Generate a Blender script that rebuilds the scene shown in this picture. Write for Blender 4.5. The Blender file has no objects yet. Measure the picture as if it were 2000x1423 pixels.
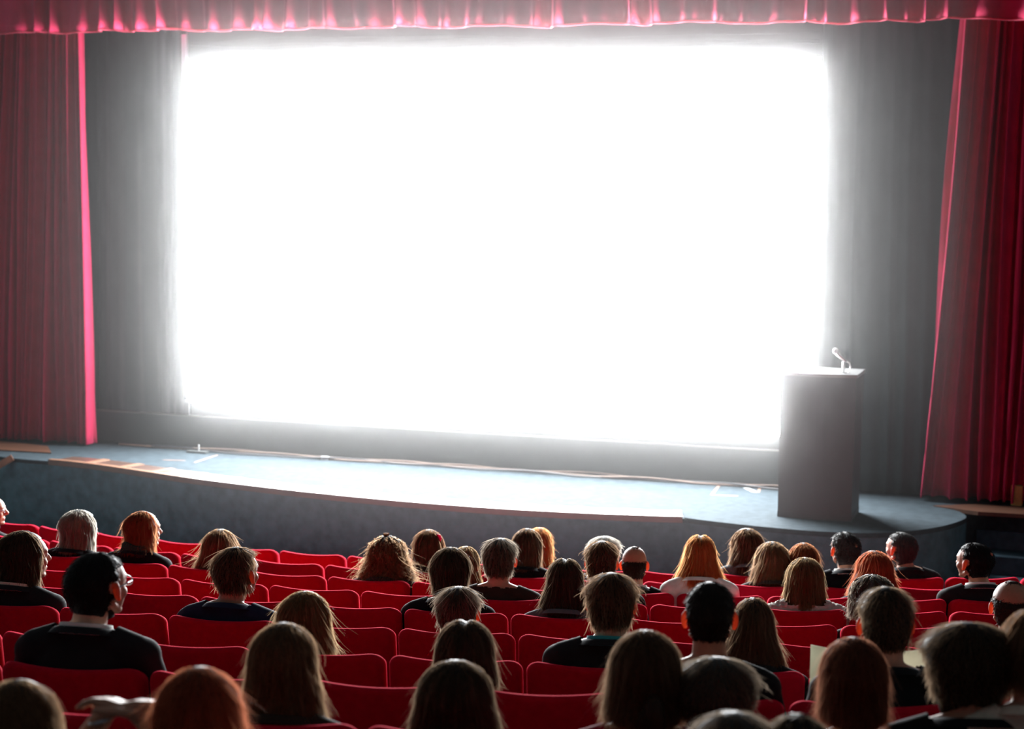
import bpy, bmesh, math, random
import numpy as np
from mathutils import Vector, Matrix, Euler
C = bpy.context.scene.collection
SC = bpy.context.scene
PI = math.pi
rnd = random.Random(7)

# ------------------------------------------------------------------ camera
S = .93
FPX, PITCH, YAW, ROLL = 3758.7, .1057, .3336, -.0109
CAMZ = 3.6595
FW = np.array([-math.sin(YAW)*math.cos(PITCH), math.cos(YAW)*math.cos(PITCH), -math.sin(PITCH)])
RT = np.array([math.cos(YAW), math.sin(YAW), 0.0])
UP = np.cross(RT, FW)
cr, sr = math.cos(ROLL), math.sin(ROLL)
R2 = RT*cr - UP*sr
U2 = RT*sr + UP*cr
cam = bpy.data.cameras.new('camera')
camo = bpy.data.objects.new('camera', cam); C.objects.link(camo)
m = Matrix(((R2[0], U2[0], -FW[0], 0), (R2[1], U2[1], -FW[1], 0), (R2[2], U2[2], -FW[2], CAMZ), (0, 0, 0, 1)))
camo.matrix_world = m
cam.sensor_width = 36; cam.lens = 36*FPX/2000
cam.clip_start = .1; cam.clip_end = 200
cam.dof.use_dof = True; cam.dof.focus_distance = 9.0; cam.dof.aperture_fstop = 3.4
SC.camera = camo
# ------------------------------------------------------------------ light: dim hall, bright screen
w = bpy.data.worlds.new('world'); SC.world = w; w.use_nodes = True
w.node_tree.nodes['Background'].inputs[0].default_value = (.80, .90, 1.0, 1)
w.node_tree.nodes['Background'].inputs[1].default_value = .085
SCREEN_RADIANCE = 75.0
vs = SC.view_settings
vs.view_transform = 'Standard'; vs.look = 'None'; vs.gamma = 1; vs.use_curve_mapping = False
vs.exposure = 0.0
SC.cycles.use_denoising = True
SC.cycles.max_bounces = 6; SC.cycles.diffuse_bounces = 2; SC.cycles.volume_bounces = 0
SC.cycles.sample_clamp_indirect = 4

# ------------------------------------------------------------------ helpers
def ray(x, y):
    X = x-1000; Y = 711.5-y
    a = X*cr + Y*sr; b = -X*sr + Y*cr
    return FW + RT*a/FPX + UP*b/FPX
def atZ(x, y, z):
    v = ray(x, y); t = (z-CAMZ)/v[2]
    return v[0]*t, v[1]*t
def atY(x, y, Y):
    v = ray(x, y); t = Y/v[1]
    return v[0]*t, CAMZ+v[2]*t

def mat(name, col, rough=.8, var=.0, scale=8, bump=0, bscale=200, sheen=0, sheen_col=None, spec=.5, trans=0, metal=0,
        stretch=(1, 1, 1), sss=0, emit=None):
    mt = bpy.data.materials.new(name); mt.use_nodes = True
    nt = mt.node_tree; N = nt.nodes; L = nt.links
    b = N['Principled BSDF']; out = N['Material Output']
    b.inputs['Base Color'].default_value = (*col, 1)
    b.inputs['Roughness'].default_value = rough
    b.inputs['Metallic'].default_value = metal
    b.inputs['Specular IOR Level'].default_value = spec
    if sheen:
        b.inputs['Sheen Weight'].default_value = sheen
        b.inputs['Sheen Roughness'].default_value = .5
        b.inputs['Sheen Tint'].default_value = (*(sheen_col or col), 1)
    if sss:
        b.inputs['Subsurface Weight'].default_value = sss
        b.inputs['Subsurface Radius'].default_value = (.02, .006, .003)
        b.inputs['Subsurface Scale'].default_value = .6
    tc = N.new('ShaderNodeTexCoord'); mp = N.new('ShaderNodeMapping')
    L.new(tc.outputs['Object'], mp.inputs[0]); mp.inputs['Scale'].default_value = stretch
    if var:
        nz = N.new('ShaderNodeTexNoise'); nz.inputs['Scale'].default_value = scale; nz.inputs['Detail'].default_value = 4
        L.new(mp.outputs[0], nz.inputs['Vector'])
        r = N.new('ShaderNodeMapRange'); r.inputs[1].default_value = .3; r.inputs[2].default_value = .7
        r.inputs[3].default_value = 1-var; r.inputs[4].default_value = 1+var
        L.new(nz.outputs[0], r.inputs[0])
        mx = N.new('ShaderNodeVectorMath'); mx.operation = 'SCALE'; mx.inputs[0].default_value = col
        L.new(r.outputs[0], mx.inputs['Scale']); L.new(mx.outputs[0], b.inputs['Base Color'])
    if bump:
        nb = N.new('ShaderNodeTexNoise'); nb.inputs['Scale'].default_value = bscale
        L.new(mp.outputs[0], nb.inputs['Vector'])
        bp = N.new('ShaderNodeBump'); bp.inputs['Strength'].default_value = bump; bp.inputs['Distance'].default_value = .01
        L.new(nb.outputs[0], bp.inputs['Height']); L.new(bp.outputs[0], b.inputs['Normal'])
    if trans:
        t = N.new('ShaderNodeBsdfTranslucent'); t.inputs[0].default_value = (*[min(1, c*1.6+.01) for c in col], 1)
        ms = N.new('ShaderNodeMixShader'); ms.inputs[0].default_value = trans
        L.new(b.outputs[0], ms.inputs[1]); L.new(t.outputs[0], ms.inputs[2]); L.new(ms.outputs[0], out.inputs[0])
    if emit:
        b.inputs['Emission Color'].default_value = (*emit[0], 1); b.inputs['Emission Strength'].default_value = emit[1]
    return mt

def link(name, me, parent=None, mt=None, smooth=False):
    o = bpy.data.objects.new(name, me); C.objects.link(o)
    if parent is not None: o.parent = parent
    if mt is not None:
        if len(me.materials) == 0: me.materials.append(mt)
        elif me.materials[0] is not mt:
            o.material_slots[0].link = 'OBJECT'; o.material_slots[0].material = mt
    if smooth and len(me.polygons): me.polygons.foreach_set('use_smooth', [True]*len(me.polygons))
    return o
def bmo(name, bm, mt, parent=None, smooth=False):
    me = bpy.data.meshes.new(name); bm.to_mesh(me); bm.free()
    return link(name, me, parent, mt, smooth)
def tag(o, label=None, cat=None, group=None, kind=None):
    if label: o['label'] = label
    if cat: o['category'] = cat
    if group: o['group'] = group
    if kind: o['kind'] = kind
    return o
def thing(name, label, cat, loc=(0, 0, 0), rz=0, group=None):
    o = bpy.data.objects.new(name, None); C.objects.link(o); o.empty_display_size = .1
    o.location = loc; o.rotation_euler = (0, 0, rz)
    return tag(o, label, cat, group)
def add_box(bm, x0, x1, y0, y1, z0, z1, bev=0):
    r = bmesh.ops.create_cube(bm, size=1)
    for v in r['verts']:
        v.co = Vector(((x0+x1)/2+v.co.x*(x1-x0), (y0+y1)/2+v.co.y*(y1-y0), (z0+z1)/2+v.co.z*(z1-z0)))
    if bev:
        es = list({e for v in r['verts'] for e in v.link_edges})
        bmesh.ops.bevel(bm, geom=es, offset=bev, segments=2, affect='EDGES', profile=.5)
def box(name, x0, x1, y0, y1, z0, z1, mt, parent=None, bev=0):
    bm = bmesh.new(); add_box(bm, x0, x1, y0, y1, z0, z1, bev)
    return bmo(name, bm, mt, parent)
def frame_at(a, b):
    z = (b-a).normalized(); x = z.orthogonal().normalized(); y = z.cross(x)
    return x, y, z
def add_tube(bm, pts, rad, n=8, caps=True):
    pts = [Vector(p) for p in pts]
    if not hasattr(rad, '__len__'): rad = [rad]*len(pts)
    rings = []; x0 = None
    for i, p in enumerate(pts):
        d = (pts[min(i+1, len(pts)-1)]-pts[max(i-1, 0)]).normalized()
        if x0 is None: x0 = d.orthogonal().normalized()
        x0 = (x0-d*x0.dot(d)).normalized(); y0 = d.cross(x0)
        rings.append([bm.verts.new(p+(x0*math.cos(t)+y0*math.sin(t))*rad[i]) for t in [2*PI*k/n for k in range(n)]])
    for a, b in zip(rings, rings[1:]):
        for k in range(n): bm.faces.new((a[k], a[(k+1) % n], b[(k+1) % n], b[k]))
    if caps: bm.faces.new(rings[0][::-1]); bm.faces.new(rings[-1])
def add_ell(bm, c, r, rot=None, seg=20, rings=14):
    M = Matrix.Translation(c) @ (rot.to_matrix().to_4x4() if rot else Matrix.Identity(4)) @ Matrix.Diagonal((*r, 1))
    bmesh.ops.create_uvsphere(bm, u_segments=seg, v_segments=rings, radius=1, matrix=M)
def np_mesh(name, V, F):
    me = bpy.data.meshes.new(name); V = np.asarray(V, np.float32); F = np.asarray(F, np.int32)
    me.vertices.add(len(V)); me.vertices.foreach_set('co', V.ravel())
    me.loops.add(F.size); me.loops.foreach_set('vertex_index', F.ravel())
    me.polygons.add(len(F)); k = F.shape[1]
    me.polygons.foreach_set('loop_start', np.arange(0, F.size, k, dtype=np.int32))
    me.update(calc_edges=True); me.validate()
    return me
def grid_faces(nu, nv, off=0, wrap=False):
    i, j = np.meshgrid(np.arange(nu if wrap else nu-1), np.arange(nv-1), indexing='ij')
    i2 = (i+1) % nu
    return np.stack([i*nv+j, i2*nv+j, i2*nv+j+1, i*nv+j+1], -1).reshape(-1, 4)+off

# ------------------------------------------------------------------ materials
M_black = mat('black_masking_cloth', (.016, .023, .025), .9, .15, 3, sheen=.2, sheen_col=(.4, .5, .55))
M_wall = mat('dark_hall_wall', (.05, .055, .06), .9, .2, 2)
M_carpet = mat('blue_grey_carpet', (.030, .041, .049), .95, .22, 14, bump=.5, bscale=160, spec=.05)
M_fascia_lit = mat('lightened_mottled_fascia_carpet', (.075, .155, .185), .95, .3, 9, bump=.5, bscale=160, spec=.1)  # stage carpet lightened and blued to stand in for light on the front
M_floor = mat('dark_floor_carpet', (.02, .025, .035), .95, .2, 9, bump=.3)
M_wood = mat('varnished_stage_wood', (.05, .026, .019), .34, .3, 5, stretch=(1, 12, 1), bump=.1, bscale=30, spec=.7)
M_batten = mat('pale_batten_wood', (.15, .075, .045), .4, .2, 5, spec=.6)
M_woodd = mat('dark_stage_wood', (.07, .028, .014), .5, .3, 5, stretch=(1, 8, 1))
M_metal = mat('pale_metal', (.55, .6, .66), .35, metal=.6)
M_curt = mat('crimson_velvet', (.40, .014, .062), .8, .12, 6, sheen=.6, sheen_col=(1, .12, .28), spec=.2, bump=.15, bscale=90)
M_hem = mat('crimson_velvet_hem_lit', (.50, .04, .09), .7, .1, 8, sheen=.6, sheen_col=(1, .3, .4), spec=.2, trans=.35)  # curtain velvet brightened, screen glow painted into the hem colour
M_seat = mat('red_seat_velvet', (.44, .004, .022), .85, .1, 30, sheen=1.0, sheen_col=(1, .035, .09), spec=.04, bump=.12, bscale=260)
M_seatm = mat('seat_black_metal', (.02, .02, .022), .4)
M_arm = mat('seat_armrest', (.03, .02, .02), .5)
M_lect = mat('dark_grey_lectern', (.028, .034, .034), .6, .15, 3)
M_tape = mat('orange_tape', (.16, .08, .05), .6)
M_wtape = mat('white_tape', (.35, .36, .36), .6)
M_cable = mat('tan_cable', (.14, .09, .065), .6, .3, 4)
M_cableb = mat('black_cable', (.03, .03, .035), .5)

# ------------------------------------------------------------------ setting
YS = 17.4645            # plane of the projection screen
SX0, SX1, SZ0, SZ1 = -9.525, -3.129, 1.156, 4.613
ST = .68                # stage height
XC, YC = -6.4384*S, 26.4715*S
RR1, DR = 13.5713*S, 1.0558*S
FLZ = [0, .1494, .3033, .4631, .62, .7723, .9187, 1.0887, 1.2514, 1.41, 1.57]
PH = [-2.0823, -1.2344, .3558, 1.0185, 1.6894, 1.5284, 1.9095, 3.1313, 4.3343, 3.9, 3.9]
SP = .55*S
def rowR(k): return RR1+DR*(k-1)

# tiered floor: one terrace slab per row, concentric with the seats
bm = bmesh.new()
def arc_slab(bm, r0, r1, z0, z1, a0=-.75, a1=.75, n=40):
    rings = []
    for i in range(n+1):
        a = a0+(a1-a0)*i/n
        q = []
        for r, z in ((r0, z0), (r1, z0), (r1, z1), (r0, z1)):
            q.append(bm.verts.new((XC+r*math.sin(a), YC-r*math.cos(a), z)))
        rings.append(q)
    for p, q in zip(rings, rings[1:]):
        for k in range(4): bm.faces.new((p[k], p[(k+1) % 4], q[(k+1) % 4], q[k]))
    bm.faces.new(rings[0][::-1]); bm.faces.new(rings[-1])
for k in range(1, 14):
    z = FLZ[k-1] if k <= 11 else FLZ[10]+.165*(k-11)
    arc_slab(bm, rowR(k)-(.62 if k > 1 else 6.5), rowR(k)+DR-.62, -.3, z)
bmesh.ops.recalc_face_normals(bm, faces=bm.faces)
tag(bmo('floor', bm, M_floor), kind='structure')
tag(box('wall_back', -16, 3, 17.95, 18.15, -.3, 8, M_wall), kind='structure')
M_lw = mat('grey_green_wall', (.10, .12, .12), .9, .3, 1.5)
tag(box('wall_left', -12.9, -12.7, -3, 18.15, -.3, 8, M_lw), kind='structure')
tag(box('wall_right', 2.6, 2.8, 6, 18.15, -.3, 8, M_wall), kind='structure')
tag(box('trim_1', -12.7, -11.35, 17.55, 17.75, .6, 8, M_lw), kind='structure')

# stage: curved front, carpet top, carpet front
front = [(-12.69, 16.45), (-11.4, 16.3), (-10.77, 16.15), (-10.2, 16.12), (-9.72, 16.03), (-9.15, 15.86), (-8.59, 15.70), (-7.83, 15.53), (-7.2, 15.42),
         (-6.5, 15.34), (-5.9, 15.31), (-5.3, 15.32), (-4.6, 15.40), (-3.91, 15.54), (-3.4, 15.7)]
right_edge = [(-3.2, 16.2), (-1.9, 17.0), (2.59, 17.02)]
def prism(bm, poly, z0, z1):
    a = [bm.verts.new((x, y, z0)) for x, y in poly]; b = [bm.verts.new((x, y, z1)) for x, y in poly]
    n = len(poly)
    for i in range(n): bm.faces.new((a[i], a[(i+1) % n], b[(i+1) % n], b[i]))
    bm.faces.new(a[::-1]); bm.faces.new(b)
    bmesh.ops.recalc_face_normals(bm, faces=bm.faces)
def resample(pts, n):
    P = np.array(pts, float); k = len(P)
    Q = np.vstack([2*P[0]-P[1], P, 2*P[-1]-P[-2]]); out = []
    for i in range(n):
        t = i/(n-1)*(k-1); j = min(int(t), k-2); u = t-j
        p0, p1, p2, p3 = Q[j], Q[j+1], Q[j+2], Q[j+3]
        out.append(.5*((2*p1)+(-p0+p2)*u+(2*p0-5*p1+4*p2-p3)*u*u+(-p0+3*p1-3*p2+p3)*u**3))
    return np.array(out)
bm = bmesh.new()
fr = [tuple(p) for p in resample(front, 60)]
prism(bm, fr+right_edge+[(2.59, 17.94), (-12.69, 17.94)], -.3, ST)
stage = thing('stage', 'low curved stage covered in blue grey carpet below the white screen', 'stage')
bmo('stage_platform', bm, M_carpet, stage)
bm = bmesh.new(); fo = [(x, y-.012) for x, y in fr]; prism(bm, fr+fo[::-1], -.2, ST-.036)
bmo('lightened_fascia', bm, M_fascia_lit, stage)  # thin front skin carrying the carpet's painted brightness
# round speaker platform at the end of the stage
disc = [(-3.85, 15.62), (-3.84, 15.56), (-3.78, 15.52), (-3.45, 15.44), (-3.05, 15.38), (-2.67, 15.37), (-2.27, 15.46), (-1.98, 15.68), (-1.78, 15.95), (-1.66, 16.25), (-1.62, 16.5),
        (-1.72, 16.75), (-1.91, 16.88), (-2.14, 16.98), (-2.6, 17.05)]
dp = [tuple(p) for p in resample(disc, 60)]+[(-3.6, 17.0), (-3.75, 16.3)]
bm = bmesh.new(); prism(bm, dp, ST-.03, ST+.012)
o = bmo('rounded_apron', bm, M_carpet, stage)
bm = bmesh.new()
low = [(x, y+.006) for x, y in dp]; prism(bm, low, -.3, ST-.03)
bmo('apron_base', bm, M_fascia_lit, stage)
# wooden panels along the curved lip
fine = resample(front, 600)
seg = np.r_[0, np.cumsum(np.linalg.norm(np.diff(fine, axis=0), axis=1))]
def lip(sx): i = int(np.argmin(np.abs(fine[:, 0]-sx))); return seg[i]
def lp(s):
    x = np.interp(s, seg, fine[:, 0]); y = np.interp(s, seg, fine[:, 1])
    x2 = np.interp(s+.02, seg, fine[:, 0]); y2 = np.interp(s+.02, seg, fine[:, 1])
    t = np.array([x2-x, y2-y]); t /= np.linalg.norm(t)
    return np.array([x, y]), np.array([-t[1], t[0]])
s0, s1 = lip(-10.33), lip(-3.86)
npan = 15; ps = (s1-s0)/npan
for i in range(npan):
    a, b = s0+i*ps+.004, s0+(i+1)*ps-.004
    for (c0, c1, hz, mt_, nm) in ((a, b-.085, .012, M_wood, 'wooden_panel'), (b-.08, b, .017, M_batten, 'cross_batten')):
        bm = bmesh.new(); q = []
        for u in (0, .5, 1):
            s_ = c0+(c1-c0)*u; p, n = lp(s_); q.append((p+n*.05, p+n*.30))
        poly = [tuple(x[0]) for x in q]+[tuple(x[1]) for x in q[::-1]]
        if i == 0 and nm == 'wooden_panel': poly[-1] = (poly[-1][0]+.03, poly[-1][1]-.02)
        prism(bm, poly, ST-.003, ST+hz)
        bmo(nm, bm, mt_, stage)
bm = bmesh.new(); pin, pout = [], []
for i in range(61):
    p, n = lp(s0-.05+(s1-s0+.05)*i/60); pin.append(tuple(p+n*.045)); pout.append(tuple(p-n*.012))
prism(bm, pin+pout[::-1], ST-.035, ST+.02)
bmo('wooden_nosing', bm, M_batten, stage)
# wooden boards and stringer at the two ends of the stage
bm = bmesh.new(); prism(bm, [(-10.62, 16.55), (-10.9, 16.92), (-11.9, 17.1), (-11.9, 16.45)], ST, ST+.012); bmo('end_board', bm, M_woodd, stage)
bm = bmesh.new(); prism(bm, [(-1.95, 16.93), (-1.55, 16.78), (-.4, 16.85), (-.4, 17.14), (-1.6, 17.16)], ST-.02, ST+.014); bmo('end_board', bm, M_woodd, stage)
bm = bmesh.new()
add_tube(bm, [(-10.80, 16.14, .69), (-11.25, 15.85, .38), (-11.7, 15.55, .05)], .045, 4)
bmo('stair_stringer', bm, M_woodd, stage)
# steps at the lectern end
st = thing('stage_steps', 'dark blue carpeted steps beside the rounded end of the stage', 'steps', (-.7, 16.4, 0))
M_step = mat('step_carpet', (.05, .085, .11), .95, .2, 12, bump=.4, spec=.1)
for i, (z, y) in enumerate(((.50, 16.98), (.335, 16.70), (.17, 16.42))):
    box('step', -.88, 1.2, y-16.4, 17.01-16.4, z-.167, z, M_step, st, bev=.01)
box('newel_post', -.62, -.52, 17.28-16.4, 17.38-16.4, .3, .86, mat('yellowish_wood', (.55, .33, .1), .5, .3, 6), st, bev=.01)

# ------------------------------------------------------------------ black masking round the screen
mk = thing('screen_surround', 'black cloth masking around the glowing white projection screen', 'masking', ((SX0+SX1)/2, YS, ST))
cx = (SX0+SX1)/2
def drape(name, x0, x1, z0, z1, y, mt, parent, folds=30, amp=.04, seed=0, thick=0, x0b=None, x1b=None, sharp=1.0, hang=0, nz=24, per=10, off=(0, 0, 0), wav=0, kink=.25):
    """pleated cloth: irregular folds that drift and merge on the way down"""
    r = np.random.RandomState(seed)
    nu = folds*per
    u = np.linspace(0, 1, nu); v = np.linspace(0, 1, nz)
    wd = r.uniform(.45, 1.6, folds+1); e = np.r_[0, np.cumsum(wd)]; e /= e[-1]
    ph = np.interp(u, e, np.arange(folds+2))
    am = r.uniform(.35, 1.25, folds+2)
    V = np.zeros((nu, nz, 3))
    for j, t in enumerate(v):
        X0 = x0+((x0b if x0b is not None else x0)-x0)*t; X1 = x1+((x1b if x1b is not None else x1)-x1)*t
        d = kink*np.sin(ph*.7+seed+3*t)*t
        q = (ph+d)*2*PI
        a = np.interp(ph, np.arange(folds+2), am*(1+.4*np.sin(np.arange(folds+2)*2.3+4*t)))
        f = np.sign(np.cos(q))*np.abs(np.cos(q))**sharp
        y_ = y+amp*a*f*(.55+.45*t)+amp*.35*np.sin(q*.37+seed)
        x_ = X0+(X1-X0)*u+amp*.5*a*np.sin(q)*.6
        z_ = z1+(z0-z1)*t+(wav*np.sin(ph*1.9+seed)+wav*.6*np.sin(ph*.6+2))*t
        V[:, j, 0] = x_; V[:, j, 1] = y_; V[:, j, 2] = z_
    V = V.reshape(-1, 3)-np.array(off)
    me = np_mesh(name, V, grid_faces(nu, nz))
    o = link(name, me, parent, mt, True)
    if thick:
        md = o.modifiers.new('s', 'SOLIDIFY'); md.thickness = thick; md.offset = 0
    return o, V.reshape(nu, nz, 3)
of = (cx, YS, ST)
drape('side_masking', -10.95, SX0-.005, ST+.012, 5.3, YS-.02, M_black, mk, 9, .018, 3, off=of, thick=.006)
drape('side_masking', SX1+.01, -1.35, ST+.012, 5.3, YS-.02, M_black, mk, 12, .022, 5, off=of, thick=.006)
bm = bmesh.new(); add_box(bm, SX0-.0-cx, SX1-cx, -.03, .06, SZ1-ST, 5.3-ST)
bmo('top_masking', bm, M_black, mk)
for q in range(4):
    pts = [(x-cx, -.034, 4.72+q*.035+.02*math.sin(x*1.3+q*1.7)+.012*math.sin(x*3.1+q)-ST) for x in np.linspace(SX0+.02, SX1-.02, 60)]
    bm = bmesh.new(); add_tube(bm, pts, .004, 5); bmo('cloth_crease', bm, M_black, mk, True)
box('bottom_masking', SX0-cx, SX1-cx, -.03, .06, 1.03-ST, SZ0-ST, M_black, mk)
box('lower_skirt', -10.8-cx, -2.9-cx, -.075, .05, .02, 1.025-ST, M_black, mk, bev=.006)
box('skirt_rail', -10.6-cx, -3.0-cx, -.085, -.06, 1.018-ST, 1.03-ST, mat('grey_rail', (.10, .10, .10), .6), mk)
box('screen_light_spill', SX0-.062-cx, SX0-.014-cx, -.06, -.03, 1.19-ST, 4.88-ST, M_metal, mk)  # pale strip added for screen light spilling through the side gap
box('edge_cord', SX0-.014-cx, SX0-.002-cx, -.05, -.035, 1.03-ST, 4.9-ST, mat('grey_edge_strip', (.2, .21, .23), .6), mk)
box('edge_cord', SX1+.0-cx, SX1+.014-cx, -.05, -.035, SZ0-ST, 4.9-ST, M_black, mk)
box('backing_board', -11-cx, -1.3-cx, .07, .1, .0, 4.6, M_black, mk)
# the projection screen: glowing cloth
scr = thing('projection_screen', 'big bright white cinema screen glowing above the stage', 'screen', (cx, YS, SZ0))
M_scr = bpy.data.materials.new('lit_screen'); M_scr.use_nodes = True
nt = M_scr.node_tree; nt.nodes.clear()
em = nt.nodes.new('ShaderNodeEmission'); em.inputs[0].default_value = (.96, .985, 1, 1); em.inputs[1].default_value = SCREEN_RADIANCE
oo = nt.nodes.new('ShaderNodeOutputMaterial'); nt.links.new(em.outputs[0], oo.inputs[0])
me = np_mesh('picture_area', [(SX0-cx, -.036, 0), (SX1-cx, -.036, 0), (SX1-cx, -.036, SZ1-SZ0), (SX0-cx, -.036, SZ1-SZ0)], [(0, 1, 2, 3)])
link('picture_area', me, scr, M_scr)
box('screen_frame', SX0-cx, SX1-cx, -.0355, .03, -.0, SZ1-SZ0, M_black, scr)

# ------------------------------------------------------------------ curtains
o, _ = drape('stage_curtain', -11.52, -10.60, ST+.02, 5.6, 17.2, M_curt, None, 15, .085, 11, thick=.006, x0b=-11.85, x1b=-10.53, sharp=.7, nz=50, kink=.5)
tag(o, 'crimson velvet curtain gathered in folds, far from the lectern', 'curtain')
o, _ = drape('stage_curtain', -1.86, -.6, ST+.03, 5.6, 17.3, M_curt, None, 15, .10, 23, thick=.006, x0b=-2.10, x1b=-.5, sharp=.7, nz=50, kink=.5)
tag(o, 'crimson velvet curtain hanging behind the stage steps on the lectern side', 'curtain')
val = thing('curtain_valance', 'pleated crimson velvet valance hanging across the top of the screen', 'valance', (cx, 16.98, 5.3))
_, G = drape('pleated_drop', -12.6, 1.5, 4.895, 6.2, 16.98, M_curt, val, 52, .075, 31, thick=.006, sharp=.6, nz=14, off=(cx, 16.98, 5.3), wav=.011, per=12, kink=.15)
bm = bmesh.new(); add_tube(bm, [tuple(G[i, -1]+np.array([0, -.004, -.002])) for i in range(0, G.shape[0], 2)], .009, 5)
bmo('hem', bm, M_hem, val, True)

# ------------------------------------------------------------------ lectern and microphone
lx0, lx1, ly0, ly1 = -3.12, -2.50, 15.88, 16.36
lec = thing('lectern', 'tall dark grey box lectern standing on the rounded stage end', 'lectern', ((lx0+lx1)/2, (ly0+ly1)/2, ST+.012))
bm = bmesh.new(); hw, hd = (lx1-lx0)/2, (ly1-ly0)/2
# slightly bowed front panel
N_ = 10; poly = [(-hw+2*hw*i/N_, -hd+.02-.035*math.sin(PI*i/N_)) for i in range(N_+1)]+[(hw-.01, hd), (-hw+.01, hd)]
prism(bm, poly, 0, 1.205)
for v in bm.verts:
    if v.co.z > 1: v.co.x *= 1.02
bmo('cabinet', bm, M_lect, lec)
poly2 = [(x*1.06, y*1.06) for x, y in poly]
bm = bmesh.new(); prism(bm, poly2, 1.205, 1.232); bmo('desk_top', bm, mat('lectern_top', (.12, .12, .12), .35), lec)
bm = bmesh.new(); prism(bm, [(x*1.01, y*1.01) for x, y in poly], 0, .05); bmo('plinth', bm, M_lect, lec)
mic = thing('microphone', 'silver microphone on a short bent stand on top of the lectern', 'microphone', (-2.62, 16.02, ST+.012+1.232))
M_mic = mat('microphone_silver', (.75, .75, .75), .3, metal=.5)
bm = bmesh.new(); add_tube(bm, [(0, 0, 0), (0, 0, .008)], .035, 16); bmo('mic_base', bm, M_mic, mic)
bm = bmesh.new(); add_tube(bm, [(0, 0, .008), (0, 0, .09)], [.013, .011], 10); bmo('mic_stem', bm, M_mic, mic, True)
bm = bmesh.new(); add_tube(bm, [(.02, 0, .095), (-.02, 0, .125), (-.06, 0, .16)], [.009, .012, .014], 10); bmo('mic_body', bm, M_mic, mic, True)
bm = bmesh.new(); add_ell(bm, (-.07, 0, .178), (.024, .024, .026)); bmo('mic_head', bm, mat('mic_grille', (.6, .6, .6), .5, bump=.6, bscale=900), mic, True)
bm = bmesh.new(); add_tube(bm, [(.02, 0, .095), (.05, 0, .085), (.06, 0, .05), (.045, 0, .01), (.03, .05, .004)], .004, 6); bmo('mic_cable', bm, M_mic, mic, True)

# ------------------------------------------------------------------ small things on the stage floor
def stage_pt(x, y): X, Y = atZ(x, y, ST); return X, Y
def tape(label, pts, w_, mt, seedz=.0015):
    t = thing('floor_tape', label, 'tape', (*stage_pt(*pts[0][0]), ST), group=None)
    x0_, y0_ = stage_pt(*pts[0][0])
    for a, b in pts:
        A = np.array(stage_pt(*a)); B = np.array(stage_pt(*b)); d = (B-A)/np.linalg.norm(B-A); n = np.array([-d[1], d[0]])*w_/2
        bm = bmesh.new(); prism(bm, [tuple(A+n-(x0_, y0_)), tuple(A-n-(x0_, y0_)), tuple(B-n-(x0_, y0_)), tuple(B+n-(x0_, y0_))], 0, seedz)
        bmo('tape_strip', bm, mt, t)
tape('thin orange tape mark on the stage carpet near the fallen white plug', [((635, 941), (672, 924)), ((635, 941), (707, 946)), ((707, 946), (745, 929))], .02, M_tape)
tape('thin orange tape outline on the stage carpet near the loose cable end', [((318, 898), (362, 899)), ((380, 903), (425, 888))], .02, M_tape)
tape('orange tape corner mark on the stage carpet short of the lectern', [((1390, 966), (1404, 948)), ((1390, 966), (1478, 970)), ((1478, 970), (1484, 953))], .025, M_tape)
tape('wide white tape stripe running towards the lectern base', [((1456, 952), (1513, 978))], .05, M_wtape)
# cables along the skirt
def cable(label, x0, x1, mt, r, ph, y0, name='floor_cable'):
    pts = [(x, y0+.025*math.sin(x*2.1+ph)+.012*math.sin(x*7+ph), ST+r+max(0, .018*math.sin(x*3.3+ph*2))) for x in np.linspace(x0, x1, 120)]
    bm = bmesh.new(); o0 = Vector(pts[0]); add_tube(bm, [Vector(p)-o0 for p in pts], r, 6)
    o = bmo(name, bm, mt, None, True); o.location = o0; tag(o, label, 'cable')
cable('thick tan cable lying along the foot of the black skirt', -10.3, -3.1, M_cable, .012, 0, 17.33)
cable('second tan cable twisted beside the first at the skirt foot', -9.6, -3.2, M_cable, .011, 2.2, 17.30)
cable('thin black cable tangled over the tan ones at the skirt foot', -9.9, -3.2, M_cableb, .009, 4.1, 17.27)
x_, y_ = stage_pt(650, 893)
pl = thing('white_plug', 'small white plug lying by the cables under the screen', 'plug', (x_, y_-.16, ST))
box('plug_body', -.05, .03, -.02, .02, 0, .035, M_wtape, pl, bev=.006)
bm = bmesh.new(); add_tube(bm, [(.03, 0, .02), (.07, .01, .012), (.12, .04, .008)], .006, 6); bmo('plug_lead', bm, M_wtape, pl)
x_, y_ = stage_pt(388, 884)
pl = thing('floor_socket', 'small dark floor box with upright white pin near the skirt', 'socket', (x_, y_, ST))
box('socket_box', -.12, .10, -.04, .04, 0, .02, M_lect, pl, bev=.004)
box('socket_pin', -.006, .006, -.006, .006, .02, .085, M_wtape, pl)
x_, y_ = stage_pt(1445, 948)
box_ = bmesh.new(); add_ell(box_, (0, 0, .012), (.10, .05, .012)); add_tube(box_, [(-.14, 0, .01), (-.05, .02, .012), (.06, -.02, .012), (.15, .01, .01)], .007, 6)
o = bmo('cable_coil', box_, M_cable, None, True); o.location = (x_, y_, ST); tag(o, 'flat brown knot of cable beside the white tape stripe', 'cable')
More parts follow.
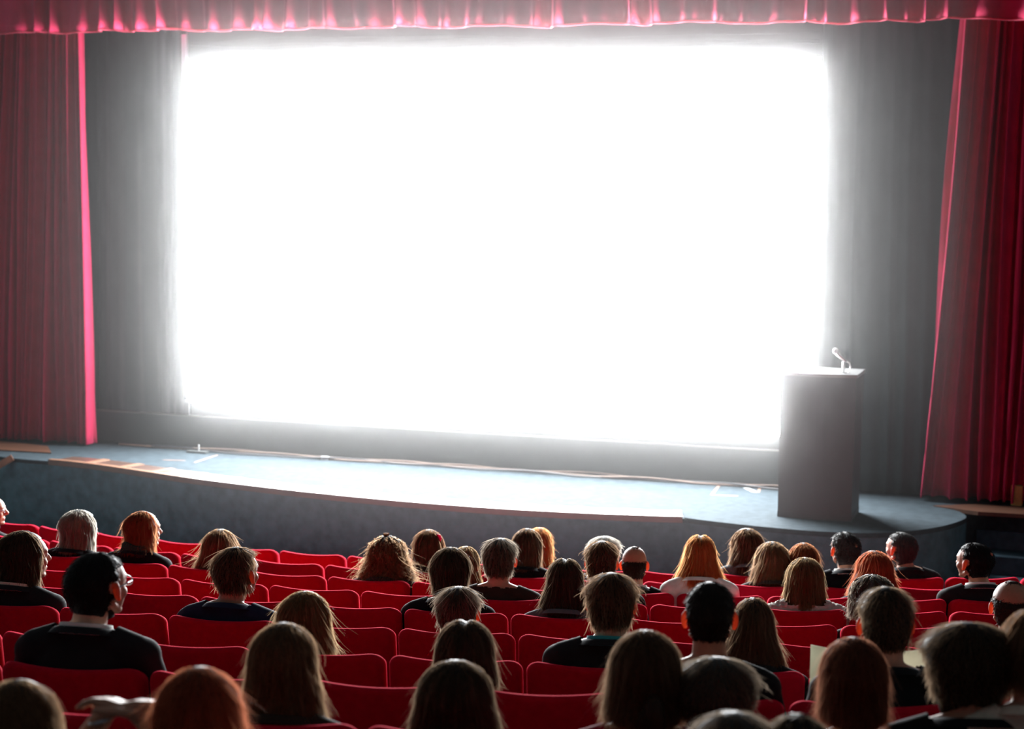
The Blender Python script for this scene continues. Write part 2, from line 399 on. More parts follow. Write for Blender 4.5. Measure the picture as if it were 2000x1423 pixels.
#@@SEATS
# ------------------------------------------------------------------ cinema seats
def seat_meshes():
    W = SP-.014; H0_, H1 = .36, .95; T = .088
    bm = bmesh.new(); rings = []; rc = .058
    def outline(ins):
        w_, h0, h1, r_ = W/2-ins, H0_+ins, H1-ins, rc-ins*.6
        q = [(-w_, h0), (-w_, (h0+h1)/2)]
        q += [(-w_+r_-r_*math.cos(t), h1-r_+r_*math.sin(t)) for t in np.linspace(0, PI/2, 8)]
        q += [(w_-r_+r_*math.sin(t), h1-r_+r_*math.cos(t)) for t in np.linspace(0, PI/2, 8)]
        return q+[(w_, (h0+h1)/2), (w_, h0)]
    for t in np.linspace(0, PI, 11):
        ins = .034*(1-math.sin(t)); y_ = -(T/2)*math.cos(t)
        rings.append([bm.verts.new((x_, y_, z_)) for x_, z_ in outline(ins)])
    n_ = len(rings[0])
    for p_, q_ in zip(rings, rings[1:]):
        for i in range(n_): bm.faces.new((p_[i], p_[(i+1) % n_], q_[(i+1) % n_], q_[i]))
    bm.faces.new(rings[0][::-1]); bm.faces.new(rings[-1]); bmesh.ops.recalc_face_normals(bm, faces=bm.faces)
    for x in np.linspace(-W/2+.05, W/2-.05, 9):
        g = bm.verts[:]+bm.edges[:]+bm.faces[:]
        bmesh.ops.bisect_plane(bm, geom=g, plane_co=(x, 0, 0), plane_no=(1, 0, 0))
    for v in bm.verts:
        q = 1-(2*v.co.x/W)**2
        tp = min(1, max(0, (v.co.z-(H1-.10))/.10)); v.co.z -= .42*(v.co.y+T/2)*tp
        v.co.y += -.048*q+.016
        v.co.z -= .012*q*(v.co.z-H0_)/(H1-H0_)
        v.co.y -= (v.co.z-H1)*.17       # leans back towards the top
    back = bpy.data.meshes.new('backrest'); bm.to_mesh(back); bm.free()
    bm = bmesh.new(); add_box(bm, -W/2+.02, W/2-.02, .13, .56, .35, .45)
    bmesh.ops.bevel(bm, geom=bm.edges[:], offset=.035, segments=3, affect='EDGES')
    cush = bpy.data.meshes.new('seat_cushion'); bm.to_mesh(cush); bm.free()
    bm = bmesh.new(); add_box(bm, -.022, .022, .10, .40, .60, .635, .012)
    arm = bpy.data.meshes.new('armrest'); bm.to_mesh(arm); bm.free()
    bm = bmesh.new(); add_box(bm, -.016, .016, .12, .34, .0, .60, .006); add_box(bm, -.03, .03, .08, .42, 0, .02, .004)
    leg = bpy.data.meshes.new('side_support'); bm.to_mesh(leg); bm.free()
    for me in (back, cush): me.polygons.foreach_set('use_smooth', [True]*len(me.polygons))
    return back, cush, arm, leg
SM = seat_meshes()
def row_angle(k, px, rad, zz):
    """angle on the arc of radius rad at which height zz shows at picture column px"""
    lo, hi = -.9, .9
    for _ in range(40):
        a = (lo+hi)/2
        p = np.array([XC+rad*math.sin(a), YC-rad*math.cos(a), zz-CAMZ])
        x = 1000+(p@R2)/(p@FW)*FPX
        if x < px: lo = a
        else: hi = a
    return (lo+hi)/2
def proj(p):
    p = np.array(p)-np.array([0, 0, CAMZ]); d = p@FW
    return 1000+(p@R2)/d*FPX, 711.5-(p@U2)/d*FPX, d
SEATS = {}
def make_seats():
    for k in range(1, 11):
        R = rowR(k); z = FLZ[k-1]; L = []
        for n in range(-24, 30):
            a = (PH[k-1]*S+(n+.5)*SP)/R
            x, y, d = proj((XC+R*math.sin(a), YC-R*math.cos(a), z+.95))
            wpx = SP*FPX/max(d, .5)
            if d < .5 or x < -.6*wpx or x > 2000+.6*wpx: continue
            t = thing('cinema_seat', '', 'seat', (XC+R*math.sin(a), YC-R*math.cos(a), z), a)
            link('backrest', SM[0], t, M_seat); link('seat_cushion', SM[1], t, M_seat)
            for s_ in (-1, 1):
                o = link('armrest', SM[2], t, M_arm); o.location.x = s_*(SP/2-.0235) ; 
                o = link('side_support', SM[3], t, M_seatm); o.location.x = s_*(SP/2-.0235)
            L.append([a, t, x])
        L.sort(key=lambda q: q[0]); SEATS[k] = L
make_seats()
# ------------------------------------------------------------------ people: one continuous body, remeshed; clothes and hair are children
def mat_skin(name, col):
    return mat(name, col, .55, .08, 30, sss=.25, spec=.35)
M_skin = mat_skin('fair_skin', (.52, .27, .18)); M_skin2 = mat_skin('tanned_skin', (.42, .20, .12))
M_ear = mat('ear_skin', (.85, .16, .08), .5, trans=.62)
M_eye = mat('eye_white', (.75, .73, .7), .25); M_iris = mat('dark_iris', (.05, .03, .02), .2); M_lip = mat('lip', (.42, .12, .1), .5)
HC = Vector((0, .155, 1.205))        # head centre in a seated person's own space (top of skull 1.30, floor 0, seat back at y = 0)
def remeshed(bm, vox, name, smooth=2):
    me = bpy.data.meshes.new(name+'_src'); bm.to_mesh(me); bm.free()
    o = bpy.data.objects.new('tmp', me); C.objects.link(o)
    md = o.modifiers.new('r', 'REMESH'); md.mode = 'VOXEL'; md.voxel_size = vox
    if smooth:
        s = o.modifiers.new('s', 'CORRECTIVE_SMOOTH' if False else 'SMOOTH'); s.iterations = smooth; s.factor = .5
    dg = bpy.context.evaluated_depsgraph_get(); dg.update()
    out = bpy.data.meshes.new_from_object(o.evaluated_get(dg)); out.name = name
    bpy.data.objects.remove(o); bpy.data.meshes.remove(me)
    out.polygons.foreach_set('use_smooth', [True]*len(out.polygons))
    return out
def cap(bm, a, b, r0, r1, n=14):
    a, b = Vector(a), Vector(b); L = (b-a).length
    k = max(2, int(L/.03)); pts = [a.lerp(b, i/k) for i in range(k+1)]
    add_tube(bm, pts, [r0+(r1-r0)*i/k for i in range(k+1)], n)
    add_ell(bm, a, (r0, r0, r0), None, 12, 8); add_ell(bm, b, (r1, r1, r1), None, 12, 8)
def hand(bm, wrist, dirv, up, s, curl=.5):
    """palm, four unequal bent fingers and a thumb from the side of the palm"""
    d = Vector(dirv).normalized(); u = Vector(up); u = (u-d*u.dot(d)).normalized(); sd = d.cross(u)*s
    w_ = Vector(wrist)
    for t in (-.028, -.010, .010, .028):
        cap(bm, w_+sd*t*.6, w_+d*.085+sd*t, .017, .012, 8)
    for t, L in ((-.029, .074), (-.010, .086), (.010, .080), (.029, .062)):
        p = w_+d*.088+sd*t; dd = d
        for q in range(3):
            dd = (dd-u*curl*(.35+.2*q)).normalized(); p2 = p+dd*L*(.42, .32, .26)[q]
            cap(bm, p, p2, .0098-.0008*q, .009-.0008*q, 8); p = p2
    p = w_+d*.03-sd*.028; dd = (d*.7-sd*.8-u*.2).normalized(); p2 = p+dd*.042; p3 = p2+(d*.9-sd*.25-u*.25).normalized()*.032
    cap(bm, p, p2, .014, .0115, 8); cap(bm, p2, p3, .0115, .010, 8)
LIMB = {}
def limbs(arms):
    if arms == 'lap':
        return [((s*.17, .10, .985), (s*.235, .15, .73), (s*.13, .40, .64)) for s in (-1, 1)]
    return [((s*.175, .13, 1.0), (s*.20, .30, 1.16), (s*.045, .20, 1.36)) for s in (-1, 1)]
def build_body(arms='lap', vox=.0068):
    bm = bmesh.new(); c = HC
    add_ell(bm, c+Vector((0, -.012, .028)), (.073, .092, .082)); add_ell(bm, c+Vector((0, .018, .02)), (.068, .078, .078))
    add_ell(bm, c+Vector((0, .038, -.045)), (.056, .052, .068)); add_ell(bm, c+Vector((0, .072, -.100)), (.026, .022, .020))
    for s in (-1, 1):
        add_ell(bm, c+Vector((s*.035, .055, -.03)), (.024, .03, .026))            # cheek
        cap(bm, c+Vector((s*.055, .0, -.06)), c+Vector((s*.02, .07, -.10)), .014, .014, 8)  # jaw
        cap(bm, c+Vector((s*.012, .090, .026)), c+Vector((s*.045, .074, .024)), .010, .009, 8)  # brow
        add_ell(bm, c+Vector((s*.031, .079, .004)), (.0125, .0125, .0125), None, 12, 8)   # eyeball
        e = Euler((.1, 0, s*.45)); add_ell(bm, c+Vector((s*.079, -.004, -.012)), (.010, .021, .032), e, 14, 10)
        add_ell(bm, c+Vector((s*.077, .004, -.036)), (.009, .010, .011), None, 10, 8)
    cap(bm, c+Vector((0, .088, .012)), c+Vector((0, .110, -.024)), .009, .013, 10)
    add_ell(bm, c+Vector((0, .100, -.030)), (.018, .012, .010), None, 10, 8)
    cap(bm, c+Vector((-.016, .089, -.060)), c+Vector((.016, .089, -.060)), .0075, .0075, 8)
    cap(bm, c+Vector((-.013, .086, -.072)), c+Vector((.013, .086, -.072)), .008, .008, 8)
    cap(bm, c+Vector((0, -.03, -.06)), (0, .095, 1.0), .052, .060, 16)
    for s in (-1, 1): cap(bm, (s*.03, .09, 1.06), (s*.15, .085, 1.0), .035, .050, 12)   # trapezius
    add_ell(bm, (0, .10, .90), (.175, .105, .16)); add_ell(bm, (0, .12, .76), (.15, .10, .16)); add_ell(bm, (0, .17, .58), (.17, .13, .12))
    for s, (sh, el, wr) in zip((-1, 1), limbs(arms)):
        add_ell(bm, sh, (.055, .06, .055)); cap(bm, sh, el, .048, .038); cap(bm, el, wr, .038, .026)
        cap(bm, (s*.09, .18, .545), (s*.11, .60, .50), .082, .055); cap(bm, (s*.11, .60, .50), (s*.12, .62, .10), .052, .036)
        cap(bm, (s*.12, .60, .045), (s*.13, .78, .035), .036, .030)
        if arms == 'lap': hand(bm, wr, (-s*.35, .9, -.12), (0, 0, 1), s, .45)
        else: hand(bm, wr, (-s*.9, .15, .28), (0, .2, 1), s, .8)
    me = remeshed(bm, vox, 'person_body_'+arms, 2)
    n = len(me.polygons); cen = np.zeros(n*3, np.float32); me.polygons.foreach_get('center', cen); cen = cen.reshape(-1, 3)
    q = cen-np.array(HC)
    mi = np.zeros(n, np.int32)
    ax = np.abs(q[:, 0])
    mi[(ax > .072) & (q[:, 2] > -.05) & (q[:, 2] < .022) & (q[:, 1] < .022) & (q[:, 1] > -.035) & (cen[:, 2] > 1.1)] = 1
    ed = np.sqrt((ax-.031)**2+(q[:, 2]-.004)**2); ey = (q[:, 1] > .075)
    mi[(ed < .0105) & ey] = 2; mi[(ed < .005) & ey] = 3
    mi[(ax < .02) & (np.abs(q[:, 2]+.066) < .0105) & (q[:, 1] > .086)] = 4
    for m_ in (M_skin, M_ear, M_eye, M_iris, M_lip): me.materials.append(m_)
    me.polygons.foreach_set('material_index', mi)
    return me
def turn_mesh(me, yaw, tilt=0, nod=0):
    """the same body with the head turned on the neck"""
    o = me.copy(); n = len(o.vertices); V = np.zeros(n*3, np.float32); o.vertices.foreach_get('co', V); V = V.reshape(-1, 3)
    t = np.clip((V[:, 2]-1.03)/.09, 0, 1); t = t*t*(3-2*t); near = (np.hypot(V[:, 0], V[:, 1]-.13) < .17); t = t*near
    P = np.array([0, .105, 1.09]); Q = V-P
    Y, Tl, Nd = yaw*t, tilt*t, nod*t
    x = Q[:, 0]*np.cos(Y)-Q[:, 1]*np.sin(Y); y = Q[:, 0]*np.sin(Y)+Q[:, 1]*np.cos(Y); z = Q[:, 2]
    x2 = x*np.cos(Tl)+z*np.sin(Tl); z2 = -x*np.sin(Tl)+z*np.cos(Tl)
    y3 = y*np.cos(Nd)-z2*np.sin(Nd); z3 = y*np.sin(Nd)+z2*np.cos(Nd)
    V = np.stack([x2, y3, z3], -1)+P
    o.vertices.foreach_set('co', V.astype(np.float32).ravel()); o.update(); return o
def head_matrix(yaw, tilt=0, nod=0):
    P = Vector((0, .105, 1.09))
    R_ = Matrix.Rotation(nod, 4, 'X') @ Matrix.Rotation(tilt, 4, 'Y') @ Matrix.Rotation(yaw, 4, 'Z')
    return Matrix.Translation(P) @ R_ @ Matrix.Translation(HC-P)
def build_top(kind, arms='lap'):
    e = {'jacket': .013, 'knit': .007, 'fur': .030}[kind]
    bm = bmesh.new()
    for s in (-1, 1): cap(bm, (s*.035, .088, 1.058), (s*.155, .085, .998), .036+e, .051+e, 14)
    add_ell(bm, (0, .10, .90), (.178+e, .107+e, .165+e)); add_ell(bm, (0, .12, .76), (.155+e, .102+e, .17)); add_ell(bm, (0, .16, .60), (.172+e, .135+e, .10))
    cap(bm, (0, .09, 1.0), (0, .10, 1.06), .075+e*.5, .066, 16)
    for s, (sh, el, wr) in zip((-1, 1), limbs(arms)):
        add_ell(bm, sh, (.054+e, .060+e, .050+e)); a, b, w_ = Vector(sh), Vector(el), Vector(wr)
        cap(bm, a, b, .050+e, .042+e); cap(bm, b, b.lerp(w_, .85 if arms == 'lap' else .35), .042+e, .031+e)
    me = remeshed(bm, .010, kind+'_garment', 2)
    bm = bmesh.new(); bm.from_mesh(me)
    # neckline: open the cloth above a plane that is high at the nape
    kill = [v for v in bm.verts if v.co.z > (1.078 if kind != 'knit' else 1.068)-.35*(v.co.y-.06) and math.hypot(v.co.x, v.co.y-.09) < .10]
    bmesh.ops.delete(bm, geom=kill, context='VERTS')
    if kind == 'fur':
        for v in bm.verts: v.co += v.normal*rnd.uniform(-.004, .012)
    bm.to_mesh(me); bm.free(); me.polygons.foreach_set('use_smooth', [True]*len(me.polygons)); return me
def build_trousers():
    bm = bmesh.new(); add_ell(bm, (0, .165, .57), (.185, .14, .115))
    for s in (-1, 1):
        cap(bm, (s*.09, .18, .545), (s*.11, .60, .50), .093, .066); cap(bm, (s*.11, .60, .50), (s*.12, .62, .12), .063, .052)
    return remeshed(bm, .014, 'trouser_pair', 1)
def build_shoe(s):
    bm = bmesh.new(); cap(bm, (s*.12, .58, .05), (s*.13, .79, .043), .046, .039); add_ell(bm, (s*.12, .60, .08), (.042, .045, .045))
    for v in bm.verts: v.co.z = max(v.co.z, .004)
    return remeshed(bm, .010, 'shoe_form', 1)
def build_collar(r, h, flare):
    bm = bmesh.new(); N_ = 28; rings = []
    for (rr, zz) in ((r, 0), (r+.002, h*.5), (r+.006, h), (r+.012, h*.98), (r+.014+flare*.4, h*.55), (r+.016+flare, -.006)):
        q = []
        for i in range(N_+1):
            a = -PI/2+.30-PI+(2*PI-.60)*i/N_-PI+0
            a = PI/2+.30+(2*PI-.60)*i/N_
            x, y = rr*math.cos(a), rr*math.sin(a)*1.05
            q.append(bm.verts.new((x, .092+y, 1.052+zz-.32*y)))
        rings.append(q)
    for a, b in zip(rings, rings[1:]):
        for i in range(N_): bm.faces.new((a[i], a[i+1], b[i+1], b[i]))
    me = bpy.data.meshes.new('collar_band'); bm.to_mesh(me); bm.free(); me.polygons.foreach_set('use_smooth', [True]*len(me.polygons)); return me

# ---- hair: a fitted shell plus thousands of fine strand ribbons
HM = {}
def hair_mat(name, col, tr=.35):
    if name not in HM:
        HM[name] = mat('hair_'+name, tuple(c*.6 for c in col), .55, .35, 85, spec=.15, trans=tr*.4, stretch=(1, 1, .06))  # shell colour darkened to paint the shaded core of the hair
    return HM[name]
def lit_strand_mat(name, col):
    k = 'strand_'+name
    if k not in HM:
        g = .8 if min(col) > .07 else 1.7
        c = tuple(min(.95, q*g+w_) for q, w_ in zip(col, (.17, .122, .078)))  # cream tint painted in so the strands read as backlit rims
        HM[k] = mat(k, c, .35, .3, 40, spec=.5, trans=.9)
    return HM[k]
def hair(style, L, Wd, Wb, seed, ns=1500, sw=.0014, part=0, back=None, fluff=1.0, flip=0, thin=None):
    """L: length below the crown; Wd: half width of the dome; Wb: half width at the bottom. Head space, origin = head centre."""
    r = np.random.RandomState(seed)
    top = {'short': .124, 'crop': .118, 'bald': .112}.get(style, .127)
    men = style in ('short', 'crop', 'bald')
    nv, nu = 30, 44
    tv = np.linspace(0, 1, nv)**1.0
    zz = np.where(tv < .45, (1-np.cos(tv/.45*PI/2))*.10, .10+(tv-.45)/.55*(L-.10))   # distance below the crown
    phi = np.linspace(-PI, PI, nu, endpoint=False)        # 0 = back of head
    def surf(ph, z, extra=0):
        hd = .108
        dome = np.sqrt(np.clip(1-(1-np.clip(z/hd, 0, 1))**2, 0, 1))
        t = np.clip((z-hd)/max(L-hd, .01), 0, 1)
        if men: hw = Wd*dome*(1-t**1.3)+Wb*t**1.3; bk = .113*dome*(1-t**1.2)+.062*t**1.2
        else:
            s_ = t*t*(3-2*t)
            hw = Wd*dome*(1-s_)+Wb*s_*np.maximum(dome, 0); bk = .122*dome-(.018 if back is None else back)*np.sin(np.clip(t*1.1, 0, 1)*PI)*1.0
            hw = hw+flip*np.clip((t-.82)/.18, 0, 1)
        frontd = .104*dome
        c_, s2 = np.cos(ph), np.sin(ph)
        # the face side opens below the hair line
        opn = {'short': (.045, 1.75, 1.45), 'crop': (.05, 1.7, 1.4), 'bald': (.02, 1.5, 1.3)}.get(style, (.05, 2.05, 1.95))
        lim = np.where(z < opn[0], 4.0, np.where(z < .13, opn[1], opn[2]))
        k = np.clip((np.abs(ph)-lim)/.25, 0, 1)
        if men:
            ear = np.exp(-((np.abs(ph)-1.52)/.30)**2)*np.clip((z-.075)/.03, 0, 1)
            k = np.maximum(k, ear*.9)
        if style == 'bald':
            b0 = np.exp(-((z-.03)/.055)**2)*1.0; k = np.maximum(k, np.clip(b0*1.5, 0, 1)*.9)
        ins = 1-k*(.30 if men else .34)
        hwx = (hw+extra)*s2*ins
        y = np.where(c_ > 0, -(bk+extra)*c_, -(frontd+extra)*c_)*ins
        # the fall of long hair follows the back
        yo = -.012+np.where(z > .15, 0, 0)
        notch = part*np.exp(-(ph/.35)**2)*0
        if part: hwx = hwx; z = z+.012*np.exp(-(hwx/.012)**2)*np.clip(1-z/.03, 0, 1)*part
        return np.stack([hwx, y+yo, top-z], -1)
    PH, ZZ = np.meshgrid(phi, zz, indexing='ij')
    rip = (.0018 if men else .0030)*(np.sin(PH*19+seed)*np.sin(ZZ*9+PH*3)+.6*np.sin(PH*11+ZZ*14+seed*2))
    if style in ('crop', 'bald'): rip = rip*.1-.001
    else: rip = rip-.003
    if style in ('curly',): rip = .010*np.sin(PH*11+ZZ*60)*np.sin(ZZ*75+PH*2)+.004*np.sin(PH*31)
    V = surf(PH, ZZ, rip)
    V[:, 0] = V[:, 0].mean(0)
    V = V.reshape(-1, 3); F = grid_faces(nu, nv, 0, True)
    Vs = [V]; Fs = [F]; off = len(V)
    lastring = np.arange(nu)*nv+nv-1
    # strands
    K = 5
    p0 = r.uniform(-2.1 if not men else -PI, 2.1 if not men else PI, ns)
    if men:
        a = r.uniform(0, 1, ns)**.8*min(L, .19); ln = r.uniform(.02, .045, ns)*(1.0 if style == 'short' else .35)*fluff
    else:
        a = r.uniform(0, 1, ns)**1.1*L*.92; ln = np.minimum(r.uniform(.06, .2, ns), (L-a)+r.uniform(0, .02, ns))
    tt = np.linspace(0, 1, K)
    wob = r.uniform(-1, 1, (ns, 2)); base = r.uniform(-.001, .0085, ns)*(.45 if style in ('crop', 'bald') else 1)
    grow = np.abs(r.normal(0, 1, ns))**1.8*.007*fluff
    P = np.zeros((ns, K, 3))
    for j, t in enumerate(tt):
        z = a+ln*t; ph_ = p0+wob[:, 0]*.12*t+ (.10*np.sin(t*9+p0*7) if style == 'curly' else 0)
        if men:
            ex = base+(.002+grow*.7)*t*(1.0 if style == 'short' else .5)+ (ln*t*.22*np.clip(1-a/.09, 0, 1)*(1 if style == 'short' else .5))
        else: ex = base+grow*t*t
        if style == 'curly': ex = ex+.007*np.sin(t*14+p0*9)*fluff
        over = np.clip(z-L, 0, 1)
        q = surf(ph_, np.minimum(z, L+.0), ex); q[:, 2] -= over
        P[:, j] = q
    d = np.diff(P, axis=1, append=P[:, -1:]+(P[:, -1:]-P[:, -2:-1])); 
    nrm = P*np.array([1, 1, 0])+1e-6; nrm /= np.linalg.norm(nrm, axis=-1, keepdims=True)
    sd = np.cross(d, nrm); sd /= np.linalg.norm(sd, axis=-1, keepdims=True)+1e-9
    tw = r.uniform(-1, 1, (ns, 1, 1)); sd = sd+nrm*tw*.9
    wv = (sw*.5*r.uniform(.6, 1.3, (ns, 1, 1)))*np.clip(1.15-tt, .12, 1)[None, :, None]
    A = P-sd*wv; B = P+sd*wv
    V2 = np.stack([A, B], 2).reshape(-1, 3)
    i = np.arange(ns)[:, None]*K*2+np.arange(K-1)[None]*2+off
    F2 = np.stack([i, i+1, i+3, i+2], -1).reshape(-1, 4)
    me = np_mesh('hair_form', np.vstack(Vs+[V2]), np.vstack(Fs+[F2]))
    me.polygons.foreach_set('use_smooth', [True]*len(me.polygons))
    me['n_shell'] = len(F)
    return me

# ---- shared meshes
BODY = build_body('lap'); BODY_UP = build_body('raised')
BV = {}
def body_variant(yaw, tilt, nod, arms):
    key = (round(yaw/.3), round(tilt/.12), round(nod/.2), arms)
    if key not in BV:
        BV[key] = turn_mesh(BODY if arms == 'lap' else BODY_UP, key[0]*.3, key[1]*.12, key[2]*.2)
    return BV[key], (key[0]*.3, key[1]*.12, key[2]*.2)
TOPS = {}
def top_mesh(kind, arms):
    if (kind, arms) not in TOPS: TOPS[kind, arms] = build_top(kind, arms)
    return TOPS[kind, arms]
TROU = build_trousers(); SHOES = {-1: build_shoe(-1), 1: build_shoe(1)}
COL_S = build_collar(.068, .034, 0); COL_J = build_collar(.078, .020, .022)
def cloth(name, col, **k):
    key = 'cloth_'+name
    return bpy.data.materials.get(key) or mat(key, col, .9, .15, 20, spec=.12, sheen=.04, sheen_col=(.5, .55, .6), **k)
CL = {'black': (.006, .007, .009), 'charcoal': (.014, .016, .018), 'navy': (.012, .022, .05), 'brown': (.03, .02, .015), 'white': (.72, .74, .70),
      'red': (.28, .008, .03), 'green': (.02, .045, .035), 'cream': (.62, .56, .45), 'grey': (.10, .11, .12), 'turquoise': (.03, .30, .33), 'tan': (.35, .27, .2), 'fur': (.55, .5, .45)}
HAIR = {'black': (.010, .008, .008), 'dark': (.022, .013, .009), 'brown': (.055, .030, .018), 'chestnut': (.075, .033, .016), 'light': (.105, .062, .034),
        'blonde': (.26, .18, .095), 'golden': (.24, .115, .035), 'red': (.20, .04, .012), 'orange': (.15, .045, .013), 'auburn': (.10, .017, .007), 'grey': (.12, .12, .115), 'silver': (.36, .38, .37), 'darkgrey': (.085, .08, .075)}
PEOPLE = []
SEATED = {}
def person(row, px, top, wpx, style, hcol, label, bottom=None, bw=None, dome=None, yaw=0, tilt=0, nod=0, cloth_='jacket', ccol='black', collar=None, short='', seed=None, arms='lap', ns=None,
           skin=None, fluff=1.0, part=0, flip=0, turn=0, back=None, extra=None, hc=1.0):
    k = row; R = rowR(k); z0 = FLZ[k-1]
    a = row_angle(k, px, R-.155, z0+1.2)
    # height of the crown from the picture row
    cx_, cy_ = XC+(R-.155)*math.sin(a), YC-(R-.155)*math.cos(a)
    x, y0, d = proj((cx_, cy_, z0)); x, y1, _ = proj((cx_, cy_, z0+1))
    ztop = (top-y0)/(y1-y0)
    x, y, d = proj((cx_, cy_, z0+ztop-.1)); ppm = FPX/d
    men = style in ('short', 'crop', 'bald')
    ht = HC.z+{'short': .124, 'crop': .118, 'bald': .112}.get(style, .127)
    sz = ztop/ht; szc = min(1.08, max(.93, sz)); dz = (sz-szc)*ht
    W2 = wpx/ppm/2
    sx = min(1.15, max(.92, W2/(.084 if men else .098)))**.6*szc**.4
    sxy = sx
    me, (yw, tl, nd) = body_variant(yaw, tilt, nod, arms)
    p = bpy.data.objects.new('person', me); C.objects.link(p)
    sm = skin or (M_skin2 if rnd.random() < .3 else M_skin)
    if sm is not M_skin: p.material_slots[0].link = 'OBJECT'; p.material_slots[0].material = sm
    p.location = (XC+R*math.sin(a), YC-R*math.cos(a), z0+dz); p.rotation_euler = (0, 0, a+turn); p.scale = (sxy, sxy, szc)
    tag(p, label, 'person', 'seated audience')
    m_c = cloth(ccol, CL[ccol])
    link('jacket' if cloth_ == 'jacket' else ('fur_coat' if cloth_ == 'fur' else 'sweater'), top_mesh(cloth_, arms), p, m_c)
    link('trousers', TROU, p, cloth('black', CL['black']))
    if row >= 8 or rnd.random() < 2:
        for s in (-1, 1): link('shoe', SHOES[s], p, M_seatm)
    if collar: link('shirt_collar', COL_S, p, cloth(collar, CL[collar]))
    if cloth_ == 'jacket': link('jacket_collar', COL_J, p, m_c)
    HMx = head_matrix(yw, tl, nd)
    L = (.195 if men else .24)
    if bottom: L = (bottom-top)/ppm/math.cos(.2)/szc
    L = max(L, .13)
    Wd = (dome if dome else wpx*(1 if not bw else min(1, .92)))/ppm/2/sxy
    Wb = (bw if bw else wpx*(.62 if men else .95))/ppm/2/sxy
    Wd = max(Wd-.004, .077)
    if ns is None: ns = int(min(5200, 1400+ppm*2.8)*(1.3 if men else 1))
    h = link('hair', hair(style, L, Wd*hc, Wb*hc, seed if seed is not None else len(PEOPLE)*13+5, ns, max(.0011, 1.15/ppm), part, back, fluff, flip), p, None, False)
    hm_ = h.data; hm_.materials.append(hair_mat(hcol, HAIR[hcol])); hm_.materials.append(lit_strand_mat(hcol, HAIR[hcol]) if style not in ('crop', 'bald') else hair_mat(hcol, HAIR[hcol]))
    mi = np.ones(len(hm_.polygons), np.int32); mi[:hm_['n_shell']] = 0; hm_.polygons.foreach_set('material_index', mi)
    h.matrix_local = HMx
    PEOPLE.append((p, k, a, short or label)); SEATED.setdefault(k, []).append((a, short or label))
    if extra: extra(p, HMx, sxy, W2, ppm)
    return p
def bun(r_, pos, hcol):
    def f(p, HMx, *_):
        bm = bmesh.new(); add_ell(bm, (0, 0, 0), (r_, r_*1.1, r_))
        for i in range(14): 
            t = i/14*2*PI; add_tube(bm, [(r_*.9*math.cos(t+q*.5), r_*math.sin(t+q*.5), r_*(.9*math.sin(q*1.3))) for q in range(5)], r_*.12, 5)
        o = bmo('hair_bun', bm, lit_strand_mat(hcol, HAIR[hcol]), p, True); o.matrix_local = HMx @ Matrix.Translation(pos)
    return f
def glasses(p, HMx, *_):
    bm = bmesh.new()
    for s in (-1, 1):
        add_tube(bm, [(s*.084, -.01, .004), (s*.078, .045, .010), (s*.060, .088, .008)], .0022, 6)
        add_tube(bm, [(s*.034+.024*math.cos(t), .094, .004+.018*math.sin(t)) for t in np.linspace(0, 2*PI, 17)], .002, 5, False)
    add_tube(bm, [(-.009, .098, .008), (.009, .098, .008)], .002, 6)
    o = bmo('glasses', bm, M_metal, p); o.matrix_local = HMx
def flower(p, HMx, *_):
    mt = mat('pink_petals', (.85, .04, .18), .6, trans=.3); bm = bmesh.new()
    for i in range(7):
        t = i/7*2*PI; add_ell(bm, (.018*math.cos(t), 0, .018*math.sin(t)), (.013, .008, .012), None, 10, 6)
    add_ell(bm, (0, -.004, 0), (.010, .010, .010), None, 10, 6)
    o = bmo('flower_hairclip', bm, mt, p, True); o.matrix_local = HMx @ Matrix.Translation((.068, -.01, .075))
def clip(p, HMx, *_):
    bm = bmesh.new(); add_tube(bm, [(.030*math.cos(t), -.118-.006*math.cos(t*2), -.035+.022*math.sin(t)) for t in np.linspace(0, 2*PI, 20)], .008, 7, False)
    o = bmo('hair_clip', bm, mat('pale_green_clip', (.45, .6, .42), .5), p, True); o.matrix_local = HMx
def bald_patch(r_, px_=0, pz=.05):
    def f(p, HMx, *_):
        bm = bmesh.new(); add_ell(bm, (0, 0, 0), (r_, .02, r_*1.15))
        o = bmo('bare_scalp', bm, M_skin2, p, True); o.matrix_local = HMx @ Matrix.Translation((px_, -.098, pz)) @ Matrix.Rotation(-.35, 4, 'X')
    return f
def scarf(col, name='scarf', r_=.085):
    def f(p, HMx, *_):
        bm = bmesh.new()
        for q in range(3):
            add_tube(bm, [((r_-.006*q)*math.cos(t), .095+(r_-.006*q)*math.sin(t), 1.055+.018*q+.012*math.sin(3*t+q)-.03*math.sin(t)) for t in np.linspace(0, 2*PI, 22)], .020, 8, False)
        bmo(name, bm, cloth(name+'_'+col, CL[col]), p, True)
    return f
def pony(hcol, pos=(0, -.105, -.02), L=.17):
    def f(p, HMx, *_):
        bm = bmesh.new(); x, y, z = pos
        add_tube(bm, [(x, y+.01, z+.01), (x+.01, y-.028, z-.01), (x+.015, y-.03, z-L*.4), (x+.01, y-.01, z-L*.75), (x, y, z-L)], [.012, .024, .030, .022, .004], 12)
        for i in range(26):
            t = i/26*2*PI; add_tube(bm, [(x+.012*math.cos(t), y-.01+.01*math.sin(t), z), (x+.032*math.cos(t), y-.03+.03*math.sin(t), z-L*.4), (x+.02*math.cos(t+.3), y-.01+.02*math.sin(t), z-L*.85), (x+.03*math.cos(t+.6), y+.01*math.sin(t), z-L*1.08)], [.003, .003, .002, .0008], 4)
        o = bmo('ponytail', bm, hair_mat(hcol, HAIR[hcol]), p, True); o.matrix_local = HMx
    return f
